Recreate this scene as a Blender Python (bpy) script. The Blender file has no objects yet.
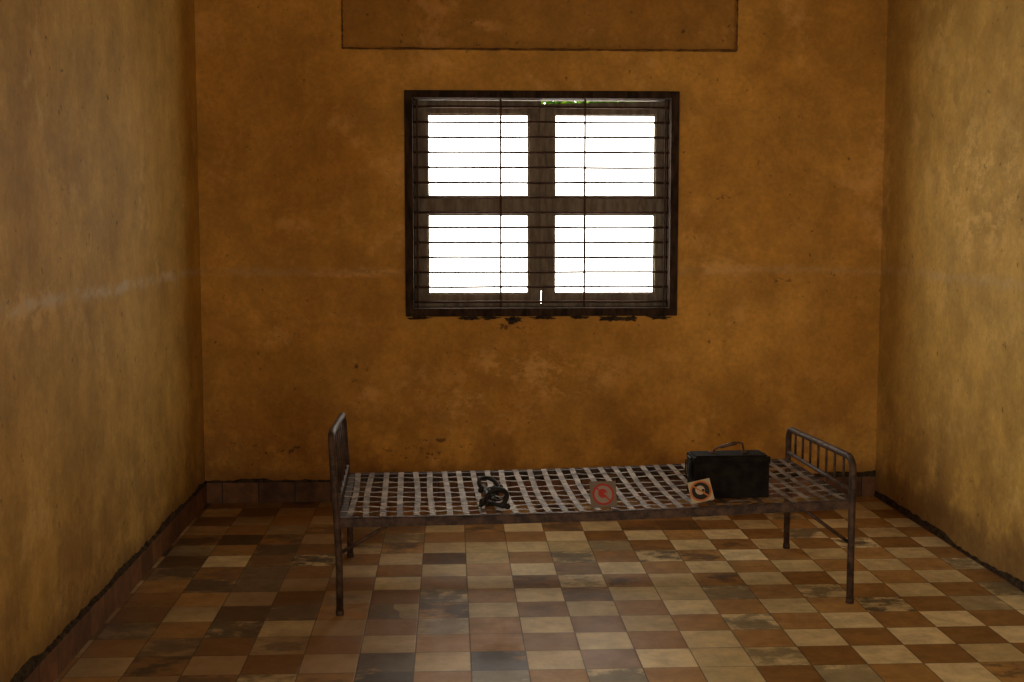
import bpy, bmesh, math, random
from mathutils import Vector, Matrix
random.seed(7)
S = bpy.context.scene
try:
    S.view_settings.view_transform = 'Standard'
    S.view_settings.look = 'None'
except Exception as e:
    print(e)

XL, XR, YB, YF, ZC = -1.364, 2.414, 7.08, -1.0, 3.4
EYE = 1.555

# ------------------------------------------------------------ node helper
class NB:
    def __init__(s, name):
        s.m = bpy.data.materials.new(name); s.m.use_nodes = True
        s.t = s.m.node_tree; s.n = s.t.nodes; s.l = s.t.links
        s.b = s.n['Principled BSDF']
        s.co = s.n.new('ShaderNodeTexCoord').outputs['Object']
    def set(s, inp, v):
        if isinstance(v, bpy.types.NodeSocket): s.l.new(v, inp)
        elif isinstance(v, (tuple, list)) and len(v) == 3 and inp.type == 'RGBA': inp.default_value = (*v, 1)
        else: inp.default_value = v
    def math(s, op, a, b=0.0, c=None, clamp=False):
        n = s.n.new('ShaderNodeMath'); n.operation = op; n.use_clamp = clamp
        s.set(n.inputs[0], a); s.set(n.inputs[1], b)
        if c is not None: s.set(n.inputs[2], c)
        return n.outputs[0]
    def noise(s, scale, detail=4, rough=.55, co=None, dist=0.0):
        n = s.n.new('ShaderNodeTexNoise'); s.l.new(co or s.co, n.inputs['Vector'])
        n.inputs['Scale'].default_value = scale; n.inputs['Detail'].default_value = detail
        n.inputs['Roughness'].default_value = rough; n.inputs['Distortion'].default_value = dist
        return n.outputs['Fac']
    def mapped(s, scale, loc=(0, 0, 0)):
        n = s.n.new('ShaderNodeMapping'); s.l.new(s.co, n.inputs['Vector'])
        n.inputs['Scale'].default_value = scale; n.inputs['Location'].default_value = loc
        return n.outputs[0]
    def ramp(s, v, lo, hi, a=0.0, b=1.0):
        n = s.n.new('ShaderNodeMapRange'); n.interpolation_type = 'SMOOTHSTEP'
        s.set(n.inputs['Value'], v)
        for k, x in (('From Min', lo), ('From Max', hi), ('To Min', a), ('To Max', b)): n.inputs[k].default_value = x
        return n.outputs[0]
    def mix(s, f, a, b, mode='MIX'):
        n = s.n.new('ShaderNodeMix'); n.data_type = 'RGBA'; n.blend_type = mode
        s.set(n.inputs['Factor'], f); s.set(n.inputs[6], a); s.set(n.inputs[7], b)
        return n.outputs[2]
    def xyz(s, v=None):
        n = s.n.new('ShaderNodeSeparateXYZ'); s.l.new(v or s.co, n.inputs[0]); return n.outputs
    def comb(s, x, y, z=0.0):
        n = s.n.new('ShaderNodeCombineXYZ')
        for i, v in enumerate((x, y, z)): s.set(n.inputs[i], v)
        return n.outputs[0]
    def white(s, v):
        n = s.n.new('ShaderNodeTexWhiteNoise'); n.noise_dimensions = '3D'; s.l.new(v, n.inputs['Vector'])
        return n.outputs['Value']
    def bump(s, h, strength=.3, dist=.01):
        n = s.n.new('ShaderNodeBump'); n.inputs['Strength'].default_value = strength
        n.inputs['Distance'].default_value = dist; s.l.new(h, n.inputs['Height'])
        s.l.new(n.outputs[0], s.b.inputs['Normal'])
    def blob(s, A, B, a, b, ra, rb):
        """soft elliptical mask on two coordinates"""
        u = s.math('DIVIDE', s.math('SUBTRACT', A, a), ra); v = s.math('DIVIDE', s.math('SUBTRACT', B, b), rb)
        d = s.math('ADD', s.math('MULTIPLY', u, u), s.math('MULTIPLY', v, v))
        return s.ramp(d, 0.0, 1.0, 1.0, 0.0)
    def out(s, col, rough=.8, metal=0.0, spec=.5):
        s.set(s.b.inputs['Base Color'], col); s.set(s.b.inputs['Roughness'], rough)
        s.b.inputs['Metallic'].default_value = metal
        s.b.inputs['Specular IOR Level'].default_value = spec
        return s.m

def wall_mat(name, c1, c2, scar, dark=1.0, axis=0, scuffs=(), pales=()):
    k = NB(name); X = k.xyz(); A = X[axis]
    big = k.ramp(k.noise(1.1, 6, .6), .35, .65)
    col = k.mix(big, c1, c2)
    mott = k.ramp(k.noise(4, 10, .70), .3, .7, .76*dark, 1.13*dark)
    col = k.mix(1.0, col, k.comb(mott, mott, mott), 'MULTIPLY')
    fine = k.ramp(k.noise(40, 4, .7), .3, .7, .90, 1.08)
    col = k.mix(1.0, col, k.comb(fine, fine, fine), 'MULTIPLY')
    st = k.ramp(k.noise(1.0, 5, .6, k.mapped((8, 8, .8))), .35, .75, 1.02, .93)
    col = k.mix(1.0, col, k.comb(st, st, st), 'MULTIPLY')
    pale = k.math('MULTIPLY', k.ramp(k.noise(2.3, 9, .72, k.mapped((1, 1, 1), (3, 5, 1))), .54, .66), .42)
    if pales:
        z = None
        for p in pales:
            b = k.blob(A, X[2], *p); z = b if z is None else k.math('MAXIMUM', z, b)
        pp = k.ramp(k.noise(6, 9, .75, k.mapped((1, 1, 1.5), (2, 2, 2))), .46, .62)
        pale = k.math('MAXIMUM', pale, k.math('MULTIPLY', k.math('MULTIPLY', z, pp), .6))
    col = k.mix(pale, col, tuple(min(1, v * 1.25 + .07) for v in c2))
    sc = k.ramp(k.math('ABSOLUTE', k.math('SUBTRACT', k.noise(4.5, 3, .5, k.mapped((1, 1, 1.6), (1, 8, 2)), .6), .5)), .0, .0035, 1, 0)
    scz = k.ramp(k.noise(1.7, 3, .5, k.mapped((1, 1, 1), (4, 4, 4))), .52, .62)
    col = k.mix(k.math('MULTIPLY', k.math('MULTIPLY', sc, scz), .30), col, (.10, .05, .02))
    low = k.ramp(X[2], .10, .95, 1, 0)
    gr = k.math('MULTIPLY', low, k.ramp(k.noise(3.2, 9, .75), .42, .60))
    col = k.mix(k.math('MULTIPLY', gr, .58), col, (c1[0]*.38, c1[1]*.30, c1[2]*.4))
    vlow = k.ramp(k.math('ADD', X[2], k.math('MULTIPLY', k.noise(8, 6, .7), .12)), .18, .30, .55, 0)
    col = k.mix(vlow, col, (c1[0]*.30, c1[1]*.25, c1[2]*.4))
    sn = k.noise(10, 8, .75, k.mapped((1, 1, 1.5), (7, 1, 4)))
    zone = k.ramp(k.noise(1.5, 2, .5, k.mapped((1, 1, 1), (11, 3, 9))), .50, .62, 0, .03)
    lift = k.math('MULTIPLY', zone, k.ramp(X[2], 1.5, 2.4, 1.0, .3))
    for p in scuffs:
        lift = k.math('ADD', lift, k.math('MULTIPLY', k.blob(A, X[2], *p), .12))
    spot = k.ramp(k.math('ADD', sn, lift), .665, .71)
    col = k.mix(k.math('MULTIPLY', spot, .75), col, (.055, .028, .013))
    nick = k.ramp(k.noise(26, 3, .55, k.mapped((1, 1, .8), (2, 9, 4))), .69, .72)
    col = k.mix(k.math('MULTIPLY', nick, .55), col, (.05, .026, .012))
    wob = k.math('MULTIPLY', k.math('SUBTRACT', k.noise(3.0, 10, .8), .5), .15)
    d = k.math('ABSOLUTE', k.math('ADD', k.math('SUBTRACT', X[2], 1.285), wob))
    band = k.ramp(d, .004, .038, 1, 0)
    gap = k.ramp(k.noise(3.7, 9, .85, k.mapped((1, 1, 2), (5, 2.6, 8))), .42, .60, .12, 1)
    col = k.mix(k.math('MULTIPLY', k.math('MULTIPLY', band, gap), scar), col, (.55, .47, .34))
    k.bump(k.math('ADD', k.math('MULTIPLY', k.noise(6, 6, .6), 1.0), k.math('MULTIPLY', k.noise(60, 4, .6), .18)), .30, .02)
    return k.out(col, .75, 0, .25)

SC = [(-.51, .70, .10, .16), (-.70, .69, .10, .06), (-.99, 1.42, .14, .08), (1.11, .41, .28, .04), (1.69, .73, .12, .06), (1.55, .60, .10, .04),
      (-.11, .30, .45, .10), (1.94, 1.25, .25, .06), (-1.0, .30, .35, .10), (.33, .985, .14, .04), (.62, 2.52, .25, .03), (1.75, 2.55, .1, .05)]
PL = [(.5, .72, .75, .22), (.15, .55, .5, .2), (-.5, 1.28, .4, .04), (.1, 2.62, .25, .05), (.85, 2.6, .2, .04), (1.5, 1.3, .3, .08)]
M_back = wall_mat('plaster_ochre', (.54, .25, .036), (.67, .335, .058), .18, 1.0, 0, SC, PL)  # more orange than the side walls: bounce light put into the colour
M_recess = wall_mat('plaster_ochre_recess', (.53, .235, .034), (.63, .30, .05), .0, .78, 0, [(.62, 2.52, .25, .03)], [(.1, 2.62, .25, .05), (.85, 2.6, .2, .04)])  # darker copy of the wall plaster, recess shade put into the colour
M_left = wall_mat('plaster_ochre_left_shaded', (.43, .25, .05), (.53, .33, .078), .70, 1.0, 1, [], [(4.4, 1.28, .9, .12)])  # yellower, darker copy: daylight tint and dimmer left wall put into colour
M_side = wall_mat('plaster_ochre_side_daylit', (.52, .305, .066), (.64, .40, .098), .28, 1.0, 1, [], [(5.8, 1.7, .7, .5)])  # yellower copy of the same ochre: cool daylight tint put into colour

def floor_mat():
    k = NB('cement_tiles'); X = k.xyz()
    u = k.math('DIVIDE', k.math('SUBTRACT', X[0], .068 - 20), .2)
    v = k.math('DIVIDE', k.math('SUBTRACT', X[1], 4.53 - 20), .2)
    iu, iv = k.math('FLOOR', u), k.math('FLOOR', v)
    fu, fv = k.math('FRACT', u), k.math('FRACT', v)
    chk = k.math('MODULO', k.math('ADD', iu, iv), 2.0)
    r1 = k.white(k.comb(iu, iv, 1.3)); r2 = k.white(k.comb(iu, iv, 7.7)); r3 = k.white(k.comb(iu, iv, 4.1))
    cream = k.mix(r1, (.60, .46, .22), (.86, .70, .39))
    brown = k.mix(r2, (.26, .125, .035), (.50, .28, .09))
    flip = k.math('GREATER_THAN', r3, .93)
    par = k.math('ABSOLUTE', k.math('SUBTRACT', chk, flip))
    col = k.mix(par, cream, brown)
    left = k.ramp(k.math('ADD', X[0], k.math('MULTIPLY', k.math('SUBTRACT', k.noise(1.2, 3), .5), .9)), -.5, .35, 1.0, 0.0)
    mot = k.noise(9, 9, .72)
    m = k.ramp(mot, .3, .72, 1.12, .70)
    col = k.mix(1.0, col, k.comb(m, m, m), 'MULTIPLY')
    big = k.ramp(k.noise(1.7, 7, .7, k.mapped((1, 1, 1), (4, 7, 0))), .50, .70)
    col = k.mix(k.math('MULTIPLY', big, .28), col, (.14, .07, .03))
    redd = k.mix(r2, (.10, .048, .022), (.27, .135, .045))
    dl = k.math('MULTIPLY', left, k.ramp(k.math('ADD', k.math('MULTIPLY', r1, .7), k.math('MULTIPLY', k.noise(1.5, 3), .5)), .25, .60))
    col = k.mix(k.math('MULTIPLY', dl, .80), col, redd)
    thr = k.math('SUBTRACT', .79, k.math('MULTIPLY', left, .20))
    rb = k.white(k.comb(iu, iv, 12.9)); ro = k.white(k.comb(iu, iv, 31.7))
    blk = k.math('GREATER_THAN', rb, thr)
    off = k.comb(k.math('ADD', X[0], k.math('MULTIPLY', ro, 9)), k.math('MULTIPLY', X[1], 1.4), ro)
    sn = k.noise(6.5, 9, .72, off)
    cx = k.math('ABSOLUTE', k.math('SUBTRACT', fu, .5)); cy = k.math('ABSOLUTE', k.math('SUBTRACT', fv, .5))
    edge = k.math('MAXIMUM', cx, cy)
    stain = k.ramp(k.math('SUBTRACT', k.math('ADD', sn, k.math('MULTIPLY', r3, .20)), k.math('MULTIPLY', edge, .22)), .42, .56)
    col = k.mix(k.math('MULTIPLY', k.math('MULTIPLY', blk, stain), k.math('ADD', .45, k.math('MULTIPLY', ro, .48))), col, (.04, .032, .025))
    grout = k.ramp(edge, .484, .494)
    col = k.mix(k.math('MULTIPLY', grout, .8), col, (.06, .035, .018))
    tiltv = k.math('ADD', k.math('MULTIPLY', k.math('SUBTRACT', fu, .5), k.math('SUBTRACT', r1, .5)), k.math('MULTIPLY', k.math('SUBTRACT', fv, .5), k.math('SUBTRACT', ro, .5)))
    h = k.math('ADD', k.math('MULTIPLY', grout, -1.0), k.math('ADD', k.math('MULTIPLY', k.noise(14, 4), .3), k.math('MULTIPLY', tiltv, .6)))
    k.bump(h, .25, .004)
    rough = k.math('ADD', k.math('MULTIPLY', r2, .10), k.ramp(mot, .3, .7, .29, .42))
    return k.out(col, rough, 0, .33)
M_floor = floor_mat()

def skirt_mat():
    k = NB('skirting_tiles'); X = k.xyz()
    u = k.math('DIVIDE', k.math('ADD', k.math('ADD', X[0], X[1]), 20), .2)
    iu = k.math('FLOOR', u); fu = k.math('FRACT', u)
    r = k.white(k.comb(iu, 2.0, 1.0))
    col = k.mix(r, (.13, .055, .02), (.25, .11, .04))
    m = k.ramp(k.noise(10, 7, .7), .3, .7, 1.1, .45)
    col = k.mix(1.0, col, k.comb(m, m, m), 'MULTIPLY')
    g = k.ramp(k.math('ABSOLUTE', k.math('SUBTRACT', fu, .5)), .478, .49)
    col = k.mix(g, col, (.03, .02, .012))
    return k.out(col, .6, 0, .3)
M_skirt = skirt_mat()

def simple(name, c1, c2, rough=.7, metal=0.0, scale=12, bump=.2, map_s=(1, 1, 1), lo=.35, hi=.65, spec=.5):
    k = NB(name); f = k.noise(scale, 7, .65, k.mapped(map_s))
    k.bump(f, bump, .004)
    return k.out(k.mix(k.ramp(f, lo, hi), c1, c2), rough, metal, spec)
M_crumb = simple('crumbled_cement', (.02, .014, .009), (.075, .05, .028), .95, 0, 30, .6, spec=.1)
M_frame = simple('old_dark_wood', (.018, .010, .006), (.060, .034, .020), .85, 0, 10, .5, (3, 3, 1), spec=.15)
M_shut = simple('weathered_shutter_wood', (.13, .10, .072), (.23, .19, .14), .85, 0, 8, .4, (4, 4, 1), spec=.15)
M_bar = simple('rusted_bar', (.035, .018, .010), (.08, .04, .025), .8, .0, 25, spec=.2)
M_rail = simple('rusted_bed_iron', (.024, .013, .008), (.095, .050, .029), .62, .05, 22, .4, spec=.3)
M_strip = simple('worn_steel_strip', (.09, .058, .036), (.32, .255, .19), .62, .15, 12, .3, lo=.38, hi=.64, spec=.35)
M_box = simple('dark_painted_steel', (.006, .004, .003), (.016, .012, .008), .8, 0, 18, .2, spec=.08)
M_iron = simple('black_iron', (.006, .005, .004), (.020, .016, .012), .6, .1, 40, .4, spec=.25)
M_leaf = simple('leaf_green', (.03, .12, .004), (.08, .22, .012), .8, 0, 9, spec=.1)
M_bark = simple('bark', (.02, .013, .008), (.04, .03, .018), .9, 0, 20)
M_ceil = simple('ceiling_plaster', (.20, .13, .06), (.27, .19, .09), .9, 0, 3)

# ------------------------------------------------------------ geometry helpers
def obj(name, bm, mats, parent=None, smooth=False):
    me = bpy.data.meshes.new(name); bmesh.ops.recalc_face_normals(bm, faces=bm.faces)
    bm.to_mesh(me); bm.free()
    for m in (mats if isinstance(mats, (list, tuple)) else [mats]): me.materials.append(m)
    o = bpy.data.objects.new(name, me); S.collection.objects.link(o)
    if smooth:
        for p in me.polygons: p.use_smooth = True
    if parent: o.parent = parent
    return o
def box(bm, x0, x1, y0, y1, z0, z1, mi=0, bev=0.0):
    r = bmesh.ops.create_cube(bm, size=1)
    vs = r['verts']
    for v in vs:
        v.co = Vector(((x0+x1)/2 + v.co.x*(x1-x0), (y0+y1)/2 + v.co.y*(y1-y0), (z0+z1)/2 + v.co.z*(z1-z0)))
    fs = set(f for v in vs for f in v.link_faces)
    for f in fs: f.material_index = mi
    if bev > 0:
        es = list(set(e for v in vs for e in v.link_edges))
        bmesh.ops.bevel(bm, geom=es, offset=bev, segments=2, affect='EDGES', profile=.5)
def tube(bm, pts, r, seg=10, mi=0, closed=False):
    pts = [Vector(p) for p in pts]; n = len(pts); rings = []
    up = None
    for i, p in enumerate(pts):
        if closed: t = (pts[(i+1) % n] - pts[i-1])
        else: t = (pts[min(i+1, n-1)] - pts[max(i-1, 0)])
        t.normalize()
        if up is None:
            up = t.orthogonal().normalized()
        up = (up - t*up.dot(t)).normalized(); s = t.cross(up)
        rr = r(i/(n-1)) if callable(r) else r
        rings.append([bm.verts.new(p + (up*math.cos(a) + s*math.sin(a))*rr) for a in [2*math.pi*j/seg for j in range(seg)]])
    m = n if closed else n-1
    for i in range(m):
        A, B = rings[i], rings[(i+1) % n]
        for j in range(seg):
            f = bm.faces.new((A[j], A[(j+1) % seg], B[(j+1) % seg], B[j])); f.material_index = mi; f.smooth = True
    if not closed:
        for R in (rings[0], rings[-1]):
            f = bm.faces.new(R); f.material_index = mi
def empty(name, loc=(0, 0, 0), rz=0.0):
    e = bpy.data.objects.new(name, None); e.location = loc; e.rotation_euler = (0, 0, rz)
    S.collection.objects.link(e); return e

# ------------------------------------------------------------ room shell
bm = bmesh.new(); box(bm, XL-.25, XR+.25, YF-.25, YB+.25, -.15, 0); obj('floor', bm, M_floor)
bm = bmesh.new(); box(bm, XL-.25, XR+.25, YF-.25, YB+.25, ZC, ZC+.15); obj('ceiling', bm, M_ceil)
WX0, WX1, WZ0, WZ1 = -.245, 1.263, 1.035, 2.269
RX0, RX1, RZ0, RZ1 = -.577, 1.579, 2.49, 3.1
T = .25
def slab_holes(name, axis, a0, a1, p0, p1, holes, mats):
    """wall slab; axis 'x' runs along X. holes: (a0,a1,z0,z1[,recess depth])"""
    bm = bmesh.new()
    xs = sorted({a0, a1, *[h[0] for h in holes], *[h[1] for h in holes]})
    zs = sorted({0, ZC, *[h[2] for h in holes], *[h[3] for h in holes]})
    for i in range(len(xs)-1):
        for j in range(len(zs)-1):
            cx, cz = (xs[i]+xs[i+1])/2, (zs[j]+zs[j+1])/2
            off = 0
            hit = [h for h in holes if h[0] < cx < h[1] and h[2] < cz < h[3]]
            if hit:
                if len(hit[0]) == 4: continue
                off = hit[0][4]
            if axis == 'x': box(bm, xs[i], xs[i+1], p0+off, p1, zs[j], zs[j+1], 1 if off else 0)
            else: box(bm, p0, p1, xs[i], xs[i+1], zs[j], zs[j+1])
    return obj(name, bm, mats)
wall_back = slab_holes('wall_back', 'x', XL, XR, YB, YB+T, [(WX0, WX1, WZ0, WZ1), (RX0, RX1, RZ0, RZ1, .05)], [M_back, M_recess])
slab_holes('wall_left', 'y', YF-T, YB+T, XL-T, XL, [(1.4, 3.0, 1.0, 2.25)], M_left)
slab_holes('wall_right', 'y', YF-T, YB+T, XR, XR+T, [], M_side)
slab_holes('wall_front', 'x', XL, XR, YF-T, YF, [(-.6, .1, 1.1, 2.1), (1.1, 1.8, .0, 2.05)], M_side)
bm = bmesh.new()
def ragged(a, b, w_):
    a, b = Vector(a), Vector(b); n = 60; d = (b-a).normalized(); up = Vector((-d.z, 0, d.x)); prev = None
    for i in range(n+1):
        p = a+(b-a)*i/n; k1 = w_*random.uniform(.5, 1.1); k2 = w_*random.uniform(.3, .8)
        vs = [bm.verts.new(p+up*k1+Vector((0, 0, 0))), bm.verts.new(p+Vector((0, -.005, 0))), bm.verts.new(p-up*k2)]
        if prev:
            for q in range(2): bm.faces.new((prev[q], prev[q+1], vs[q+1], vs[q]))
        prev = vs
e_ = YB-.0008
ragged((RX0, e_, RZ0), (RX1, e_, RZ0), .009); ragged((RX0, e_, RZ1), (RX0, e_, RZ0), .007); ragged((RX1, e_, RZ0), (RX1, e_, RZ1), .007)
M_edge = simple('dark_plaster_edge', (.09, .04, .010), (.28, .13, .025), .9, 0, 16, .4)
obj('recess_line_1', bm, M_edge)  # thin dark line laid along the recess edges

def skirting(name, axis, a0, a1, p, sgn, h, t=.012):
    bm = bmesh.new()
    if axis == 'x': box(bm, a0, a1, min(p, p+sgn*t), max(p, p+sgn*t), 0, h)
    else: box(bm, min(p, p+sgn*t), max(p, p+sgn*t), a0, a1, 0, h)
    n = int((a1-a0)/.022); prev = None; hh = .012
    for i in range(n+1):
        a = a0+(a1-a0)*i/n
        hh = min(.03, max(.003, hh+random.uniform(-.007, .007)))
        d = t + random.uniform(.001, .006)
        cs = [(0, h-.006), (sgn*d, h-.006), (sgn*d*.8, h+hh*.6), (0, h+hh)]
        vs = [bm.verts.new((a, p+o, z) if axis == 'x' else (p+o, a, z)) for o, z in cs]
        if prev:
            for q in range(4):
                f = bm.faces.new((prev[q], prev[(q+1) % 4], vs[(q+1) % 4], vs[q])); f.material_index = 1
        prev = vs
    return obj(name, bm, [M_skirt, M_crumb])
skirting('baseboard_back', 'x', XL+.001, XR-.001, YB, -1, .12)
skirting('baseboard_left', 'y', YF, YB-.02, XL, 1, .12)
skirting('baseboard_right', 'y', YF, YB-.02, XR, -1, .012, .007)

# ------------------------------------------------------------ window_1
w = empty('window_1')
bm = bmesh.new(); fw = .045
y0, y1 = YB-.018, YB+.15
box(bm, WX0, WX0+fw, y0, y1, WZ0, WZ1, 0, .003); box(bm, WX1-fw, WX1, y0, y1, WZ0, WZ1, 0, .003)
box(bm, WX0+fw, WX1-fw, y0, y1, WZ1-fw+.004, WZ1, 0, .003); box(bm, WX0+fw, WX1-fw, y0, y1, WZ0, WZ0+fw, 0, .003)
box(bm, WX0+fw, WX0+fw+.018, YB+.122, y1, WZ0+fw, WZ1-fw+.004, 0); box(bm, WX1-fw-.018, WX1-fw, YB+.122, y1, WZ0+fw, WZ1-fw+.004, 0)
box(bm, WX0+fw+.018, WX1-fw-.018, YB+.122, y1, WZ0+fw, WZ0+fw+.015, 0)
obj('frame', bm, M_frame, w)
def leaf(name, x0, px0, px1, x1, top0, top1, astr):
    """top edge runs from height top0 (at x0) to top1 (at x1): a leaf sagging on its hinges"""
    bm = bmesh.new(); a, b = YB+.085, YB+.12
    zb, zt = WZ0+fw+.002, 2.2
    box(bm, x0, px0, a, b, zb, zt, 0, .002); box(bm, px1, x1, a, b, zb, zt, 0, .002)
    for r0, r1 in ((zb, 1.154), (1.597, 1.695), (2.150, zt)):
        box(bm, px0, px1, a+.003, b-.003, r0, r1, 0, .002)
    for z0, z1 in ((1.154, 1.597), (1.695, 2.150)):
        for q in ((px0, px0+.008, z0, z1), (px1-.008, px1, z0, z1), (px0+.008, px1-.008, z0, z0+.008), (px0+.008, px1-.008, z1-.008, z1)):
            box(bm, q[0], q[1], a+.012, b-.012, q[2], q[3])
    if astr: box(bm, x0-.012, x0+.016, a-.014, a-.001, zb+.09, zt, 0, .003)
    for v in bm.verts:
        if v.co.z > 2.19: v.co.z += top0+(top1-top0)*(v.co.x-x0)/(x1-x0) - 2.2
    obj(name, bm, M_shut, w)
leaf('shutter_leaf_1', -.197, -.122, .441, .509, 2.225, 2.223, False)
leaf('shutter_leaf_2', .514, .583, 1.150, 1.215, 2.205, 2.226, True)
bm = bmesh.new()
nb = 14
for i in range(nb):
    z = 1.112+i*.0825
    tube(bm, [(WX0+fw-.005+k*(WX1-WX0-2*fw+.01)/6, YB+.045, z+(random.uniform(-.002, .002) if 0 < k < 6 else 0)) for k in range(7)], .0062, 8)
for x in (.282, .748):
    box(bm, x-.006, x+.006, YB+.034, YB+.039, WZ0+fw-.004, WZ1-fw+.008)
for x in (-.178, 1.196):
    box(bm, x-.005, x+.005, YB+.034, YB+.039, WZ0+fw-.004, WZ1-fw+.008)
obj('security_bars', bm, M_bar, w)

def plainframe(name, axis, a0, a1, z0, z1, p0, p1, mull=1):
    e = empty(name); bm = bmesh.new(); f = .05
    def bx(u0, u1, v0, v1):
        if axis == 'x': box(bm, u0, u1, p0, p1, v0, v1, 0, .003)
        else: box(bm, p0, p1, u0, u1, v0, v1, 0, .003)
    bx(a0, a0+f, z0, z1); bx(a1-f, a1, z0, z1); bx(a0+f, a1-f, z1-f, z1)
    if z0 > .1: bx(a0+f, a1-f, z0, z0+f)
    if mull: bx((a0+a1)/2-.025, (a0+a1)/2+.025, z0+f, z1-f)
    obj('frame', bm, M_frame, e)
plainframe('window_2', 'y', 1.4, 3.0, 1.0, 2.25, XL-.15, XL-.03)
plainframe('window_3', 'x', -.6, .1, 1.1, 2.1, YF-.15, YF-.03)
plainframe('door_1', 'x', 1.1, 1.8, 0, 2.05, YF-.15, YF-.03, 0)

# broken plaster under the window frame
bm = bmesh.new()
def chip(cx, cz, w_, h_, mi=0, dy=.007):
    n = 26; c = bm.verts.new((cx, YB-dy, cz)); ring = []
    for i in range(n):
        a = 2*math.pi*i/n; k = random.uniform(.55, 1.15)
        ring.append(bm.verts.new((cx+math.cos(a)*w_*k, YB-dy*.1, cz+math.sin(a)*h_*k)))
    for i in range(n):
        f = bm.faces.new((c, ring[i], ring[(i+1) % n])); f.material_index = mi
for cx, cz, a, b in ((.35, 1.015, .06, .022), (.34, 1.004, .025, .020), (.10, 1.024, .07, .014), (.22, 1.026, .06, .014), (.52, 1.026, .08, .012), (.72, 1.026, .06, .010),
                     (.90, 1.020, .09, .018), (1.0, 1.018, .05, .018), (1.16, 1.026, .07, .014), (-.17, 1.026, .07, .010)):
    chip(cx, cz, a, b)
obj('broken_plaster', bm, M_crumb, wall_back)

# ------------------------------------------------------------ tree outside
bm = bmesh.new()
tube(bm, [(2.6, 9.0, 0), (2.5, 8.9, 1.5), (2.2, 8.6, 2.8), (1.6, 8.2, 3.0), (1.1, 8.0, 2.8), (.7, 7.95, 2.6)], lambda t: .09*(1-t)+.01, 8)
for i in range(4200):
    c = Vector((random.uniform(.45, 1.6), random.uniform(7.8, 8.2), 2.245+.45*random.random()**1.5))
    if i > 3500: c = Vector((random.uniform(.7, 2.4), random.uniform(8, 8.9), random.uniform(2.65, 3.3)))
    d = Vector((random.gauss(0, 1), random.gauss(0, 1), random.gauss(0, .6))).normalized(); s = d.orthogonal().normalized()
    L = random.uniform(.035, .06); W = L*.4
    ps = [c-d*L*.6, c+s*W-d*L*.1, c+d*L*.6, c-s*W-d*L*.1]
    f = bm.faces.new([bm.verts.new(p) for p in ps]); f.material_index = 1
obj('tree', bm, [M_bark, M_leaf])

# ------------------------------------------------------------ bed
BL, BW = 2.075, .89
bed = empty('metal_bed_frame', (-.443, 4.992, 0), math.radians(1.75))
def fz(x, y=0):
    t = x/BL
    return .392+.038*t - .012*math.sin(math.pi*t)
def arc(p0, p1, p2, n=6):
    p0, p1, p2 = map(Vector, (p0, p1, p2))
    return [(1-t)**2*p0+2*t*(1-t)*p1+t*t*p2 for t in [i/n for i in range(n+1)]]
def end_frame(name, x, hf, hb, lean, low, nsp):
    bm = bmesh.new(); r = .0145; c = .06
    xt = x+lean
    def P(y, z, h): return Vector((x+lean*max(0, z-.25)/(h-.25), y, z))
    pts = [P(0, 0, hf), P(0, .2, hf), P(0, .4, hf)] + arc(P(0, hf-c, hf), (xt, 0, hf), (xt, c, hf)) \
        + arc((xt, BW-c, hb), (xt, BW, hb), P(BW, hb-c, hb)) + [P(BW, .4, hb), P(BW, .2, hb), P(BW, 0, hb)]
    tube(bm, pts, r, 12)
    xl = x+lean*(low-.25)/(hf-.25)
    tube(bm, [(xl, 0, low), (xl, BW, low)], .010, 10)
    for i in range(1, nsp+1):
        y = BW*i/(nsp+1); ht = hf+(hb-hf)*y/BW
        tube(bm, [(xl, y, low), (xt, y, ht)], .0058, 8)
    z = fz(min(max(x, 0), BL))
    box(bm, x-.006, x+.028 if x < 1 else x+.006, .01, BW-.01, z-.004, z)
    box(bm, x-.004, x+.002, .01, BW-.01, z-.035, z)
    for y in (0, BW): tube(bm, [(x, y, 0), (x, y, .02)], .0165, 12)
    s = 1 if x < 1 else -1
    for y in (0.0, BW):
        yy = y + (.012 if y == 0 else -.012)
        xx = x + s*.20
        tube(bm, [(x, yy, .245), (xx, yy, fz(xx)-.03)], .0075, 8)
    obj(name, bm, M_rail, bed)
end_frame('headboard', 0, .722, .675, -.026, .43, 6)
end_frame('footboard', BL, .600, .580, .0, .465, 7)
bm = bmesh.new(); N = 24
for y, s in ((-.009, 1), (BW+.009, -1)):
    for prof in (((0, .003), (0, -.036), (s*.005, -.036), (s*.005, .003)), ((0, 0), (s*.03, 0), (s*.03, -.004), (0, -.004))):
        prev = None
        for i in range(N+1):
            x = BL*i/N
            vs = [bm.verts.new((x, y+a, fz(x)+b)) for a, b in prof]
            if prev:
                for q in range(4): bm.faces.new((prev[q], prev[(q+1) % 4], vs[(q+1) % 4], vs[q]))
            else: bm.faces.new(vs)
            prev = vs
        bm.faces.new(prev)
obj('side_rails', bm, M_rail, bed)
NC, NL = 31, 8
def surf(x, y):
    u, v = x/BL, y/BW
    return fz(x) + .003 - .018*math.sin(math.pi*u)**.7*math.sin(math.pi*v)
def strip(bm, path, side, w_, t=.0022):
    prev = None
    for p in path:
        vs = [bm.verts.new(p+side*w_/2), bm.verts.new(p-side*w_/2), bm.verts.new(p-side*w_/2-Vector((0, 0, t))), bm.verts.new(p+side*w_/2-Vector((0, 0, t)))]
        if prev:
            for q in range(4): bm.faces.new((prev[q], prev[(q+1) % 4], vs[(q+1) % 4], vs[q]))
        else: bm.faces.new(vs)
        prev = vs
    bm.faces.new(prev)
bm = bmesh.new()
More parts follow.
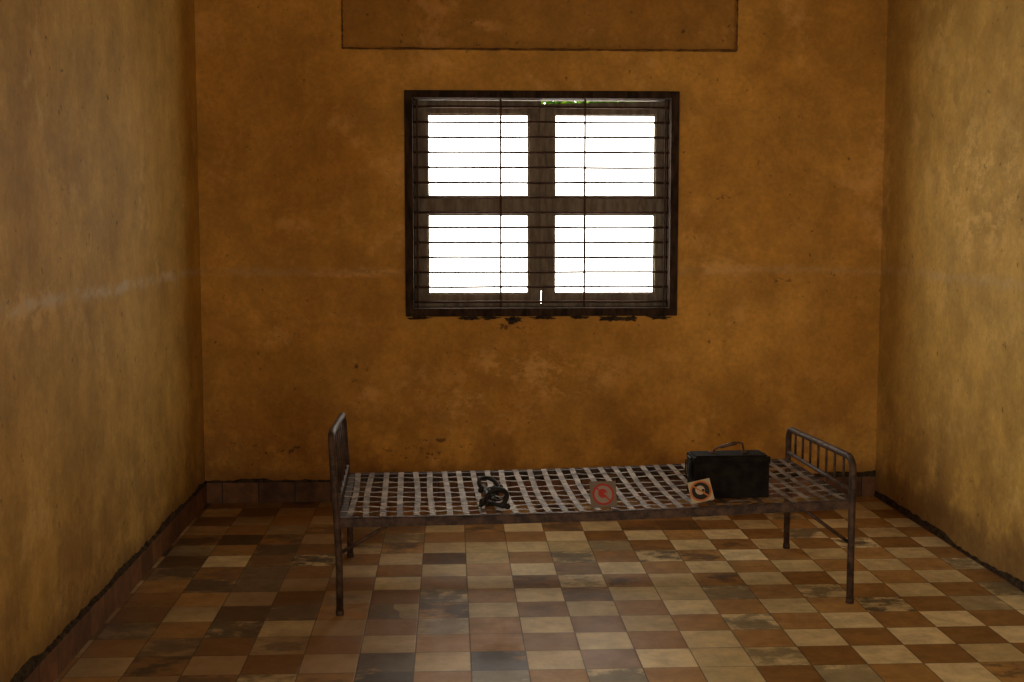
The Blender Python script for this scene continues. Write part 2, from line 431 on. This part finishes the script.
for i in range(NC):
    x0 = BL*(i+.6)/(NC+.2); dx = random.uniform(-.010, .010); ph = i % 2
    path = []
    for j in range(0, 37):
        y = BW*j/36; wv = .0006*math.cos(math.pi*(y/BW*(NL+1)+ph))
        path.append(Vector((x0+dx*math.sin(math.pi*y/BW)+random.uniform(-.0006, .0006), y, surf(x0, y)+wv+.0012)))
    path += [Vector((x0, BW+.006, fz(x0)+.003))]
    strip(bm, path, Vector((1, 0, 0)), .025, .0016)
for j in range(NL):
    y0 = BW*(j+1)/(NL+1); dy = random.uniform(-.012, .012)
    path = []
    for i in range(0, 94):
        x = BL*i/93; wv = -.0016*math.cos(math.pi*(x/BL*(NC+.2)-.6+j+1))
        path.append(Vector((x, y0+dy*math.sin(math.pi*i/93)+random.uniform(-.001, .001), surf(x, y0)+wv)))
    strip(bm, path, Vector((0, 1, 0)), .016, .0016)
obj('woven_steel_strips', bm, M_strip, bed)

# ------------------------------------------------------------ ammunition box
ab = empty('ammunition_box', (1.158, 5.235, .416), math.radians(2))
bm = bmesh.new()
W, D, H = .322, .15, .178
box(bm, -W/2+.004, W/2-.004, -D/2+.004, D/2-.004, 0, H-.028, 0, .005)
for x in (-W/2+.03, W/2-.045):
    box(bm, x, x+.015, -D/2, -D/2+.006, .012, H-.045, 0, .002)
box(bm, -W/2+.06, W/2-.06, -D/2+.001, -D/2+.006, .03, H-.06, 0, .002)
obj('body', bm, M_box, ab)
bm = bmesh.new()
box(bm, -W/2, W/2, -D/2, D/2, H-.03, H-.006, 0, .005)
box(bm, -W/2+.012, W/2-.012, -D/2+.012, D/2-.012, H-.008, H, 0, .004)
obj('lid', bm, M_box, ab)
bm = bmesh.new()
# swing handle standing half open: two legs and a flat grip
hp = [(-.066, .0, H+.002), (-.060, -.006, H+.018), (-.045, -.012, H+.026), (.040, -.012, H+.046), (.058, -.008, H+.040), (.068, .0, H+.002)]
tube(bm, hp, .0042, 8)
tube(bm, [(-.036, -.012, H+.028), (.030, -.012, H+.0435)], .0075, 10)
tube(bm, [(-.085, 0, H+.002), (-.055, 0, H+.002)], .008, 8); tube(bm, [(.055, 0, H+.002), (.085, 0, H+.002)], .008, 8)
obj('handle', bm, M_rail, ab)
bm = bmesh.new()
box(bm, -W/2-.008, -W/2, -.03, .03, H-.09, H-.012, 0, .002)
tube(bm, [(-W/2-.010, -.035, H-.03), (-W/2-.012, -.035, H-.09), (-W/2-.012, .035, H-.09), (-W/2-.010, .035, H-.03)], .003, 8)
box(bm, W/2, W/2+.006, -.05, -.025, H-.04, H-.01); box(bm, W/2, W/2+.006, .025, .05, H-.04, H-.01)
obj('latch', bm, M_iron, ab)

# ------------------------------------------------------------ leg shackles
sh = empty('leg_shackles', (.175, 5.22, .401))
bm = bmesh.new()
def ring(c, r, n, tilt, yaw, th, a0=0, a1=2*math.pi, sx=1.0):
    M = Matrix.Rotation(yaw, 3, 'Z') @ Matrix.Rotation(tilt, 3, 'X')
    closed = abs(a1-a0-2*math.pi) < .01
    pts = [Vector(c)+M @ Vector((math.cos(a0+(a1-a0)*i/n)*r*sx, math.sin(a0+(a1-a0)*i/n)*r, 0)) for i in range(n if closed else n+1)]
    tube(bm, pts, th, 10, 0, closed)
ring((-.015, .20, .030), .042, 22, .6, .5, .009, -.9, 4.05)
ring((.01, -.10, .036), .044, 22, .8, -.5, .010, -.9, 4.05)
ring((.02, .05, .018), .036, 20, .35, .3, .008, -.9, 4.05)
tube(bm, [(-.055, -.13, .014), (-.02, .03, .016), (-.035, .245, .014)], .010, 10)
tube(bm, [(-.045, .17, .012), (.035, .225, .012)], .009, 10)
tube(bm, [(-.045, -.06, .012), (.05, -.15, .012)], .010, 10)
for i in range(9):
    t = i/8
    ring((.012*math.sin(i*1.7), -.07+.24*t, .014+.006*(i % 2)), .016, 12, (.2 if i % 2 else 1.3), 1.57+random.uniform(-.4, .4), .0045, sx=1.4)
for q in ((-.048, .168), (.038, .227), (-.048, -.058), (.052, -.152)):
    bmesh.ops.create_icosphere(bm, subdivisions=2, radius=.013, matrix=Matrix.Translation((q[0], q[1], .013)))
obj('irons_and_chain', bm, M_iron, sh, True)

# ------------------------------------------------------------ little signs
def sign_mat(name, kind):
    k = NB(name); X = k.xyz()
    d = k.math('SQRT', k.math('ADD', k.math('MULTIPLY', X[0], X[0]), k.math('MULTIPLY', X[2], X[2])))
    if kind == 0: base, disc, ringc, fig = (.16, .115, .08), (.26, .19, .14), (.36, .03, .02), (.36, .04, .025)
    else: base, disc, ringc, fig = (.42, .32, .19), (.02, .014, .01), (.42, .13, .03), (.42, .32, .19)
    col = k.mix(k.math('LESS_THAN', d, .042), base, disc)
    rg = k.math('MULTIPLY', k.math('LESS_THAN', d, .044), k.math('GREATER_THAN', d, .036))
    col = k.mix(rg, col, ringc)
    def disk(x, z, r): 
        return k.math('LESS_THAN', k.math('SQRT', k.math('ADD', k.math('POWER', k.math('SUBTRACT', X[0], x), 2.0), k.math('POWER', k.math('SUBTRACT', X[2], z), 2.0))), r)
    col = k.mix(disk(-.002, .004, .019), col, fig)
    col = k.mix(disk(.010, .001, .006), col, disc)
    sl = k.math('MULTIPLY', k.math('LESS_THAN', k.math('ABSOLUTE', k.math('ADD', X[0], X[2])), .004), k.math('LESS_THAN', d, .040))
    col = k.mix(sl, col, ringc)
    return k.out(col, .7, 0, .2)
def sign(name, loc, size, rot, kind):
    e = empty(name, loc); e.rotation_euler = rot
    bm = bmesh.new(); s = size/2
    box(bm, -s, s, -.002, .002, -s, s, 0, .001); obj('plate', bm, sign_mat(name+'_print', kind), e)
    bm = bmesh.new(); tube(bm, [(0, .002, s*.4), (0, .035, -s+.006)], .002, 6); obj('stand', bm, M_iron, e)
sign('prohibition_sign', (.615, 5.075, .458), .108, (math.radians(-24), 0, math.radians(2)), 0)
sign('prohibition_sign.001', (1.018, 5.100, .462), .092, (math.radians(-28), math.radians(-14), math.radians(-8)), 1)

# ------------------------------------------------------------ sky + portals
wd = bpy.data.worlds.new('overcast_sky'); S.world = wd; wd.use_nodes = True
bg = wd.node_tree.nodes['Background']; bg.inputs[0].default_value = (1.0, .94, .83, 1); bg.inputs[1].default_value = 11.3
def portal(name, loc, rot, sx, sy):
    l = bpy.data.lights.new(name, 'AREA'); l.shape = 'RECTANGLE'; l.size = sx; l.size_y = sy
    try: l.cycles.is_portal = True
    except Exception as e: print('portal', e)
    o = bpy.data.objects.new(name, l); o.location = loc; o.rotation_euler = rot; S.collection.objects.link(o)
R = math.radians
portal('sky_portal_back', ((WX0+WX1)/2, YB+.2, (WZ0+WZ1)/2), (R(-90), 0, 0), 1.5, 1.23)
portal('sky_portal_left', (XL-.2, 2.2, 1.625), (0, R(-90), 0), 1.25, 1.6)
portal('sky_portal_rear', (-.25, YF-.2, 1.6), (R(90), 0, 0), .7, 1.0)
portal('sky_portal_door', (1.45, YF-.2, 1.025), (R(90), 0, 0), .7, 2.05)

# ------------------------------------------------------------ camera
cam = bpy.data.cameras.new('camera'); co = bpy.data.objects.new('camera', cam); S.collection.objects.link(co)
cam.sensor_width = 36; cam.lens = 45; cam.clip_start = .05
co.location = (0, 0, EYE); co.rotation_euler = (math.radians(90-5.31), 0, math.radians(-2.77))
S.camera = co
